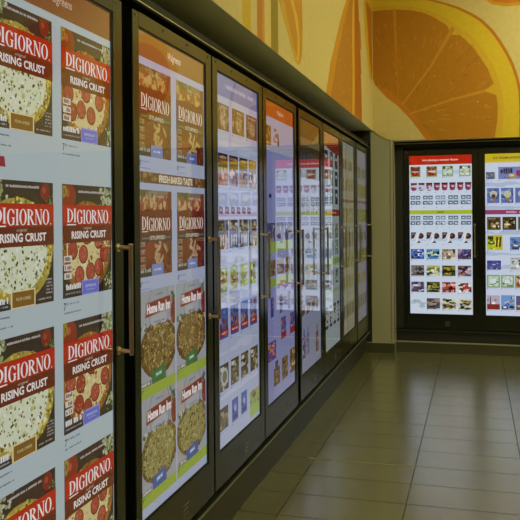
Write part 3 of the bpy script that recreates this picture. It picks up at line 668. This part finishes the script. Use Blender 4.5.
struct(obj('grout_highlight', boxes((-.93, -.332, 4.188, 4.194, 0, .0016)), M_grout_highlight))  # pale strip paints the light reflected along one grout line

# ------------------------------------------------------------------ murals
def mural_left():
    W = MY + .005 - YB; H = ZC - MZ
    cv = Canvas(W, H)
    def P(pts, c, lv, sm=True): cv.poly([(y - YB, ZC - z) for y, z in pts], c, lv)
    cv.rect(0, 0, W, H, BG, 0)
    top = ZC
    def stripe(y0, y1, c): P([(y0, top), (y1, top), (y1, MZ), (y0, MZ)], c, 1)
    stripe(3.185, 3.316, (206, 170, 28)); stripe(3.20, 3.23, (214, 184, 60))
    stripe(3.418, 3.550, (190, 122, 30)); stripe(3.51, 3.55, (204, 146, 50))
    stripe(3.552, 3.67, (218, 190, 122)); stripe(3.672, 3.815, (150, 128, 20)); stripe(3.672, 3.70, (172, 148, 44))
    for y0, y1, c in ((2.5, 2.62, (190, 122, 30)), (2.2, 2.34, (206, 170, 28)), (1.3, 1.9, (200, 128, 28))): stripe(y0, y1, c)
    # hanging slice of peel
    P([(3.80, 3.2), (3.833, 2.52), (3.925, 2.448), (4.021, 2.391), (4.115, 2.321), (4.200, 2.273), (4.26, 2.262), (4.301, 2.27), (4.341, 2.298), (4.375, 2.34), (4.392, 2.43), (4.401, 2.526), (4.39, 2.671), (4.30, 3.0), (4.15, 3.2)], (198, 138, 30), 1)
    P([(3.83, 2.56), (3.925, 2.448), (4.021, 2.391), (4.115, 2.321), (4.200, 2.273), (4.26, 2.262), (4.301, 2.27), (4.25, 2.30), (4.15, 2.36), (4.02, 2.47), (3.9, 2.60)], (202, 160, 40), 2)
    L1 = [(3.95, 2.62), (4.087, 2.600), (4.19, 2.530), (4.262, 2.42), (4.258, 2.33), (4.232, 2.285)]
    L2 = [(4.28, 2.272), (4.312, 2.34), (4.318, 2.43), (4.268, 2.535), (4.136, 2.625), (4.0, 2.66)]
    for i in range(5): P([L1[i], L1[i+1], L2[4 - i], L2[5 - i]], (214, 176, 52), 3)
    # tall orange wedge
    Wd = [(6.60, ZC), (6.30, 3.4), (6.015, 3.119), (5.723, 2.886), (5.49, 2.661), (5.29, 2.464), (5.158, 2.28), (5.113, 2.20), (6.83, 2.20), (6.811, 2.521), (6.72, 2.781), (6.62, 3.075), (6.62, 3.3)]
    for i in range(2, 7): P([Wd[i], Wd[i+1], (6.83, Wd[i+1][1]), (6.76, Wd[i][1])], (176, 120, 40), 1)
    P([(6.45, 3.9), (6.30, 3.4), (6.015, 3.119), (6.70, 3.119), (6.62, 3.5)], (176, 120, 40), 1)
    Rn = [(6.167, 3.161), (5.909, 2.932), (5.624, 2.634), (5.404, 2.369), (5.28, 2.22)]; Ro = [(6.015, 3.119), (5.723, 2.886), (5.44, 2.61), (5.20, 2.34), (5.10, 2.20)]
    for i in range(4): P([Ro[i], Ro[i+1], Rn[i+1], Rn[i]], (198, 140, 34), 2)
    P([(6.40, 3.5), (6.286, 2.942), (6.30, 2.612), (6.262, 2.20), (6.385, 2.20), (6.42, 2.551), (6.41, 2.807), (6.46, 3.5)], (212, 160, 54), 3)
    P([(6.46, 3.5), (6.41, 2.807), (6.42, 2.551), (6.385, 2.20), (6.826, 2.20), (6.811, 2.521), (6.72, 2.781), (6.66, 3.2)], (170, 102, 30), 2)
    rnd = random.Random(5)
    for i in range(70):
        y = rnd.uniform(5.6, 6.25); z = rnd.uniform(2.25, 3.0)
        if z < 2.2 + (y - 5.1)*.95 + .1: cv.blob(y - YB, ZC - z, .008, (214, 152, 60), 4, rnd, 5, 1.6)
    # rim of the big half slice running round the corner
    P([(6.95, 3.66), (7.02, 3.3), (7.04, 3.10), (7.30, 2.78), (7.50, 2.68), (7.55, 2.66), (7.55, 3.66)], (208, 166, 42), 1)
    P([(7.14, 3.43), (7.36, 2.94), (7.55, 2.72), (7.55, 3.43)], (188, 112, 22), 2)
    return cv
BG = (206, 186, 128)
def offset_mesh(o, dx, dy, dz):
    o.data.transform(Matrix.Translation((dx, dy, dz)))
cv = mural_left()
o = cv.build('fruit_mural', M_mural, None); o.location = (MX - .005, YB, MZ)
o['label'] = 'printed mural of stripes and tall orange wedges above the long row of cooler doors'; o['category'] = 'mural'

def mural_far():
    x0, x1, z0, z1 = MX - .006, XR, 2.12, ZC; W, H = x1 - x0, z1 - z0
    cv = Canvas(W, H)
    def P(pts, c, lv): cv.poly([(x - x0, z1 - z) for x, z in pts], c, lv)
    e = EDGE
    P([(MX - .006, ZC), (e[0][0], ZC)] + [(e[0][0], e[0][1]), (MX - .006, e[0][1])], BG, 0)
    for i in range(len(e) - 1): P([(e[i][0], ZC), (e[i+1][0], ZC), e[i+1], e[i]], BG, 0)
    P([(e[-1][0], ZC), (XR, ZC), (XR, 2.126), e[-1]], BG, 0)
    # big half slice: centre near the lower left; drawn as bands round that centre
    C = (-.62, 2.36)
    outer = [(-.985, 3.60), (-.85, 3.595), (-.708, 3.578), (-.54, 3.545), (-.376, 3.492), (-.25, 3.45), (-.133, 3.40), (-.02, 3.335), (.072, 3.27), (.165, 3.17), (.236, 3.065), (.305, 2.94), (.359, 2.821), (.40, 2.69), (.425, 2.565), (.435, 2.35), (.43, 2.11)]
    inner = [(-.985, 3.432), (-.87, 3.436), (-.74, 3.430), (-.62, 3.415), (-.50, 3.385), (-.40, 3.335), (-.29, 3.26), (-.197, 3.184), (-.09, 3.09), (.0, 2.985), (.06, 2.89), (.12, 2.79), (.168, 2.66), (.195, 2.55), (.211, 2.434), (.205, 2.28), (.178, 2.11)]
    mid = [(i[0]*.12 + o_[0]*.88, i[1]*.12 + o_[1]*.88) for i, o_ in zip(inner, outer)]
    mid2 = [(i[0]*.75 + o_[0]*.25, i[1]*.75 + o_[1]*.25) for i, o_ in zip(inner, outer)]
    for i in range(len(outer) - 1):
        P([mid[i], mid[i+1], outer[i+1], outer[i]], (186, 118, 24), 1)
        P([mid2[i], mid2[i+1], mid[i+1], mid[i]], (212, 180, 46), 1)
        P([inner[i], inner[i+1], mid2[i+1], mid2[i]], (208, 168, 46), 1)
    cut = [(-.985, 2.75), (-.957, 2.683), (-.854, 2.564), (-.739, 2.469), (-.61, 2.324), (-.463, 2.12)]
    # flesh fan from cut edge to the pith
    n = len(inner); m = len(cut)
    for i in range(n - 1):
        t0, t1 = i/(n - 1)*(m - 1), (i + 1)/(n - 1)*(m - 1)
        f = lambda t: (cut[min(int(t), m-2)][0] + (t - min(int(t), m-2))*(cut[min(int(t), m-2)+1][0] - cut[min(int(t), m-2)][0]), cut[min(int(t), m-2)][1] + (t - min(int(t), m-2))*(cut[min(int(t), m-2)+1][1] - cut[min(int(t), m-2)][1]))
        P([f(t0), f(t1), inner[i+1], inner[i]], (178, 120, 28), 1)
    P([(-.957, 2.683), (-.854, 2.564), (-.739, 2.469), (-.61, 2.324), (-.463, 2.12), (-.40, 2.12), (-.56, 2.36), (-.70, 2.51), (-.83, 2.63)], (194, 124, 32), 2)
    def seam(p, q, w0, w1, c=(198, 140, 44)):
        d = Vector((q[0]-p[0], q[1]-p[1])).normalized(); k = Vector((-d.y, d.x))
        P([(p[0]+k.x*w0, p[1]+k.y*w0), (q[0]+k.x*w1, q[1]+k.y*w1), (q[0]-k.x*w1, q[1]-k.y*w1), (p[0]-k.x*w0, p[1]-k.y*w0)], c, 3)
    seam((-.765, 3.44), (-.752, 3.02), .016, .008); seam((-.752, 3.02), (-.735, 2.55), .008, .004, (196, 126, 36))
    seam((-.197, 3.21), (-.413, 2.846), .02, .011); seam((-.413, 2.846), (-.70, 2.475), .011, .008)
    seam((.20, 2.60), (-.234, 2.503), .016, .011); seam((-.234, 2.503), (-.629, 2.384), .011, .008)
    P([(-.27, 3.27), (-.197, 3.21), (-.11, 3.13), (-.22, 3.14)], (208, 168, 46), 3); P([(.215, 2.67), (.215, 2.52), (.09, 2.575)], (208, 168, 46), 3)
    rnd = random.Random(9)
    for i in range(60):                     # glints on the pulp
        x, z = rnd.uniform(-.93, .16), rnd.uniform(2.2, 3.38)
        if (x - (-.78))**2*.9 + (z - 2.3)**2 > 1.05 or x + .74 < -(z - 2.47)*.9: continue
        d = Vector((x - C[0], z - C[1])).normalized().lerp(Vector((rnd.uniform(-1, 1), rnd.uniform(-1, 1))), .65); l = rnd.uniform(.006, .024); w = rnd.uniform(.003, .007)
        P([(x - d.x*l, z - d.y*l), (x + d.y*w, z - d.x*w), (x + d.x*l, z + d.y*l), (x - d.y*w, z + d.x*w)], rnd.choice(((224, 170, 84), (214, 150, 64), (236, 190, 110), (206, 134, 44))), 4)
    for i in range(120):
        x, z = rnd.uniform(-.93, .16), rnd.uniform(2.2, 3.38)
        if (x - (-.78))**2*.9 + (z - 2.3)**2 > 1.0 or x + .74 < -(z - 2.47)*.9: continue
        d = Vector((x - C[0], z - C[1])).normalized(); l = rnd.uniform(.03, .08); w = rnd.uniform(.006, .014)
        P([(x - d.x*l, z - d.y*l), (x + d.y*w, z - d.x*w), (x + d.x*l, z + d.y*l), (x - d.y*w, z + d.x*w)], rnd.choice(((184, 126, 34), (170, 112, 24), (188, 130, 40))), 2)
    P([(.08, 3.60), (.10, 3.46), (.165, 3.405), (.284, 3.375), (.429, 3.373), (.56, 3.41), (.66, 3.5), (.7, 3.62)], (206, 146, 34), 1)
    P([(.12, 3.50), (.18, 3.43), (.29, 3.405), (.43, 3.405), (.52, 3.44), (.3, 3.46)], (196, 120, 24), 2)
    for cx, cz, r in ((1.5, 2.9, .5), (2.7, 3.3, .4)):
        P([(cx + r*math.cos(2*PI*i/24), cz + r*math.sin(2*PI*i/24)) for i in range(24)], (206, 160, 34), 1); P([(cx + r*.82*math.cos(2*PI*i/24), cz + r*.82*math.sin(2*PI*i/24)) for i in range(24)], (188, 112, 22), 2)
    return cv
o = mural_far().build('fruit_mural', M_mural, None, axis='y'); o.location = (MX - .006, MY + .005, 2.12)
o['label'] = 'printed wall mural of a huge orange half slice above the ice cream cooler'; o['category'] = 'mural'

# ------------------------------------------------------------------ coolers
# local frame of a cooler: x out of the glass, y along the doors (0 = left edge of its first picture), z up from the floor
ZT, ZB = 1.989, .399
ST, SE, TOPR, BOTR = .069, .052, .052, .152            # stile between doors, stile at a cooler's end, top rail, bottom rail
def proto_frame(sl=ST, sr=ST):
    bm = bmesh.new()
    y0, y1 = -sl, SW + sr; z0, z1 = ZB - BOTR, ZT + TOPR; X0, X1 = -.05, .007; g = .006
    add_box(bm, X0, X1, y0, -g, z0, z1, .003); add_box(bm, X0, X1, SW + g, y1, z0, z1, .003)
    add_box(bm, X0, X1 - .0004, -g, SW + g, ZT + g, z1, .0); add_box(bm, X0, X1 - .0004, -g, SW + g, z0, ZB - g, .0)
    return bm
def proto_gasket():
    g = .007
    return boxes((-.03, .0032, -g, .0, ZB - g, ZT + g), (-.03, .0032, SW, SW + g, ZB - g, ZT + g), (-.03, .0032, 0, SW, ZT, ZT + g), (-.03, .0032, 0, SW, ZB - g, ZB), (-.03, -.001, 0, SW, ZB, ZT))
def proto_handle():
    bm = bmesh.new(); y = SW + .024; z0, z1 = 1.38 - .412, 1.38 - .078
    add_box(bm, .044, .056, y - .006, y + .006, z0, z1, .003)
    for z in (z0 + .012, z1 - .012):
        add_cyl(bm, (.006, y, z), (.048, y, z), .0065); add_cyl(bm, (.006, y, z), (.011, y, z), .012)
    for f in bm.faces:
        c = f.calc_center_median()
        f.material_index = 1 if c.x < .0435 or abs(c.z - (z0 + z1)/2) > (z1 - z0)/2 - .022 else 0
    return bm
def proto_sticker():
    bm = bmesh.new(); c = SW*.60
    for k, (w, z) in enumerate(((.055, .318), (.045, .302), (.05, .286))): add_box(bm, .0055, .0073, c - w/2, c + w/2, z, z + .006)
    return bm
def proto_screw():
    bm = bmesh.new(); add_cyl(bm, (.004, 0, 0), (.0082, 0, 0), .0055, 10); return bm
P = {}
def part(key, fn, m, name, parent, loc=(0, 0, 0)):
    if key in P: return inst(P[key], parent, loc)
    P[key] = obj(name, fn(), m, parent, loc); return P[key]

PICS = {}
def cooler(name, label, loc, rotz, doors, zoff=0.0, jamb_l=.034, jamb_r=.034, far=False, end=None):
    """doors: list of (y of the picture's left edge, picture builder, display strength)"""
    SE_R = end or SE
    root = bpy.data.objects.new(name, None); COL.objects.link(root)
    root.location = loc; root.rotation_euler = (0, 0, rotz); root['label'] = label; root['category'] = 'cooler'
    root['group'] = 'glass door display coolers'
    ya, yb = doors[0][0] - SE - jamb_l, doors[-1][0] + SW + SE_R + jamb_r
    z0, z1, zt = ZB - BOTR + zoff, ZT + TOPR + zoff, (2.10 if not far else 2.122)
    kb = .0 if not far else .106
    bm = boxes((-.68, -.056, ya + .002, yb - .002, .12 + kb, zt - .004))
    bounds = [ya] + [(doors[i][0] + SW + doors[i+1][0])/2 for i in range(len(doors) - 1)] + [yb]
    for i, y in enumerate(bounds[1:-1]): add_box(bm, -.057, -.022, y - .02, y + .02, z0, z1 + .01)
    JX = -.008 if far else -.036
    add_box(bm, -.057, JX, ya + .002, doors[0][0] - SE - .004, z0, zt - .03); add_box(bm, -.057, JX, doors[-1][0] + SW + SE_R + .004, yb - .002, z0, zt - .03)
    obj('cabinet', bm, M_body, root)
    obj('header', boxes((-.056, .010, ya + .001, yb - .001, z1 + .033, zt)), M_header, root)
    obj('header_trim', boxes((.0, .016, ya + .001, yb - .001, z1 + .0275, z1 + .0325), bev=.001) if not far else boxes((.0, .016, ya + .001, yb - .001, zt - .022, zt - .014)), M_trim, root)
    if far:
        obj('kick_plate', boxes((-.056, -.012, ya + .001, yb - .001, kb, z0 - .03)), M_body, root)
        obj('sill', boxes((-.056, .010, ya + .001, yb - .001, z0 - .028, z0 - .012), bev=.002), M_kick, root)
    else:
        bm = bmesh.new(); add_prism(bm, [(-.10, 0), (-.040, 0), (-.010, .195), (.012, .204), (.012, .214), (-.056, .214), (-.10, .2)], 'y', ya + .001, yb - .001)
        # profile is in x,z: add_prism puts (p0, t, p1)
        obj('kick_plate', bm, M_kick, root)
        obj('kick_plate_highlight', boxes((.006, .0145, ya + .001, yb - .001, .2145, .2185)), M_trim, root)  # bright strip stands in for the highlight along the kick plate's top edge
    for i, (y, pic, strength) in enumerate(doors):
        sl, sr = (SE if i == 0 else ST), (SE_R if i == len(doors) - 1 else ST)
        d = part(('frame', sl, sr), lambda: proto_frame(sl, sr), M_frame, 'door', root, (0, y, zoff))
        part('gasket', proto_gasket, M_gasket, 'gasket', d); part('handle', proto_handle, [M_handle, M_post], 'handle', d)
        part('sticker', proto_sticker, M_sticker, 'sticker', d)
        for k in range(4): part('screw', proto_screw, M_screw, 'screw', d, (0, -.03 + k*(SW + .06)/3, ZT + .036))
        if pic not in PICS:
            m = screen_mat('lit_display_' + pic.__name__[4:], strength)
            s = pic().build('display_screen', m, d); s.location = (0, 0, ZB); PICS[pic] = s
        else:
            s = inst(PICS[pic], d, (0, 0, ZB))
    return root

XS = -1.042
S = [1.416, 2.216, 2.978, 3.740, 4.522, 5.284, 6.046, 6.828]          # left edges of the eight pictures
def row(a, b): return [S[i] - S[a] for i in range(a, b)]
cooler('display_cooler', 'dark cooler with a big rising crust pizza advert on its door, closest to the viewer', (XS, S[0] - .762, 0), 0,
       [(0, pic_pizza_rising, .62), (.762, pic_pizza_rising, .62)], end=.065)
cooler('display_cooler', 'dark three-door cooler with a lime-striped round pizza advert on its nearest door', (XS, S[1], 0), 0,
       [(y, p, s) for y, p, s in zip(row(1, 4), (pic_pizza_mixed, pic_snacks, pic_drinks), (.8, .70, .70))])
cooler('display_cooler', 'dark four-door cooler at the far end of the left row, next to the beige column', (XS, S[4], 0), 0,
       [(y, p, s) for y, p, s in zip(row(4, 8), (pic_bottles, pic_cans, pic_dim_rows, pic_dim_blue), (1.0, .9, .65, .6))], jamb_r=.055)
cooler('display_cooler', 'dark ice cream cooler with bright red and yellow banner screens on the far wall', (-.6446, 7.728, 0), -PI/2,
       [(0, pic_icecream, .76), (.7348, pic_novelty, .76)], zoff=-.011, jamb_l=.09, jamb_r=.09, far=True)
# black filler panel added to keep the recess dark between cooler, soffit and column
struct(obj('dark_recess_panel', boxes((-1.72, -1.012, 7.515, 7.57, 2.104, 2.226), (-1.72, -1.012, 7.562, 7.574, .11, 2.104)), M_body))

# ------------------------------------------------------------------ light
def area(name, loc, sx, sy, power, col, rot=(0, 0, 0)):
    l = bpy.data.lights.new(name, 'AREA'); l.shape = 'RECTANGLE'; l.size = sx; l.size_y = sy; l.energy = power; l.color = col
    o = bpy.data.objects.new(name, l); COL.objects.link(o); o.location = loc; o.rotation_euler = rot
    return o
WARM = (1.0, .965, .51)
for x, y, p in ((1.3, -.6, 12), (1.3, 2.2, 12), (1.6, 4.4, 14), (1.3, 6.1, 62), (3.4, 1.0, 20), (3.4, 4.5, 20)):  # the strong lamp by the far wall is added to brighten the mural
    area('ceiling_lamp', (x, y, ZC - .03), .6, 1.2, p, WARM)
for x, y, p in ((2.4, .6, 62), (2.4, 4.4, 64)):          # unseen fill lights added to brighten the ceiling and its reflections
    area('added_ceiling_fill', (x, y, 3.35), .5, 1.2, p, WARM, (PI, 0, 0))
w = bpy.data.worlds.new('World'); SC.world = w; w.use_nodes = True
w.node_tree.nodes['Background'].inputs['Color'].default_value = (.02, .02, .018, 1)

# ------------------------------------------------------------------ camera
F, YAW, ROLL, SY = 750.73, .28, -.0081, -43.54
fw = Vector((-math.sin(YAW), math.cos(YAW), 0)); r0 = Vector((math.cos(YAW), math.sin(YAW), 0)); u0 = Vector((0, 0, 1))
r = r0*math.cos(ROLL) + u0*math.sin(ROLL); u = -r0*math.sin(ROLL) + u0*math.cos(ROLL)
cam = bpy.data.cameras.new('camera'); co = bpy.data.objects.new('camera', cam); COL.objects.link(co)
co.matrix_world = Matrix(((r.x, u.x, -fw.x, 0), (r.y, u.y, -fw.y, 0), (r.z, u.z, -fw.z, 1.38), (0, 0, 0, 1)))
cam.sensor_width = 36; cam.sensor_fit = 'HORIZONTAL'; cam.lens = 36*F/520; cam.shift_y = SY/520; cam.clip_start = .05
SC.camera = co
SC.view_settings.view_transform = 'Standard'; SC.view_settings.look = 'None'; SC.view_settings.gamma = 1
SC.view_settings.use_curve_mapping = False; SC.view_settings.exposure = 0
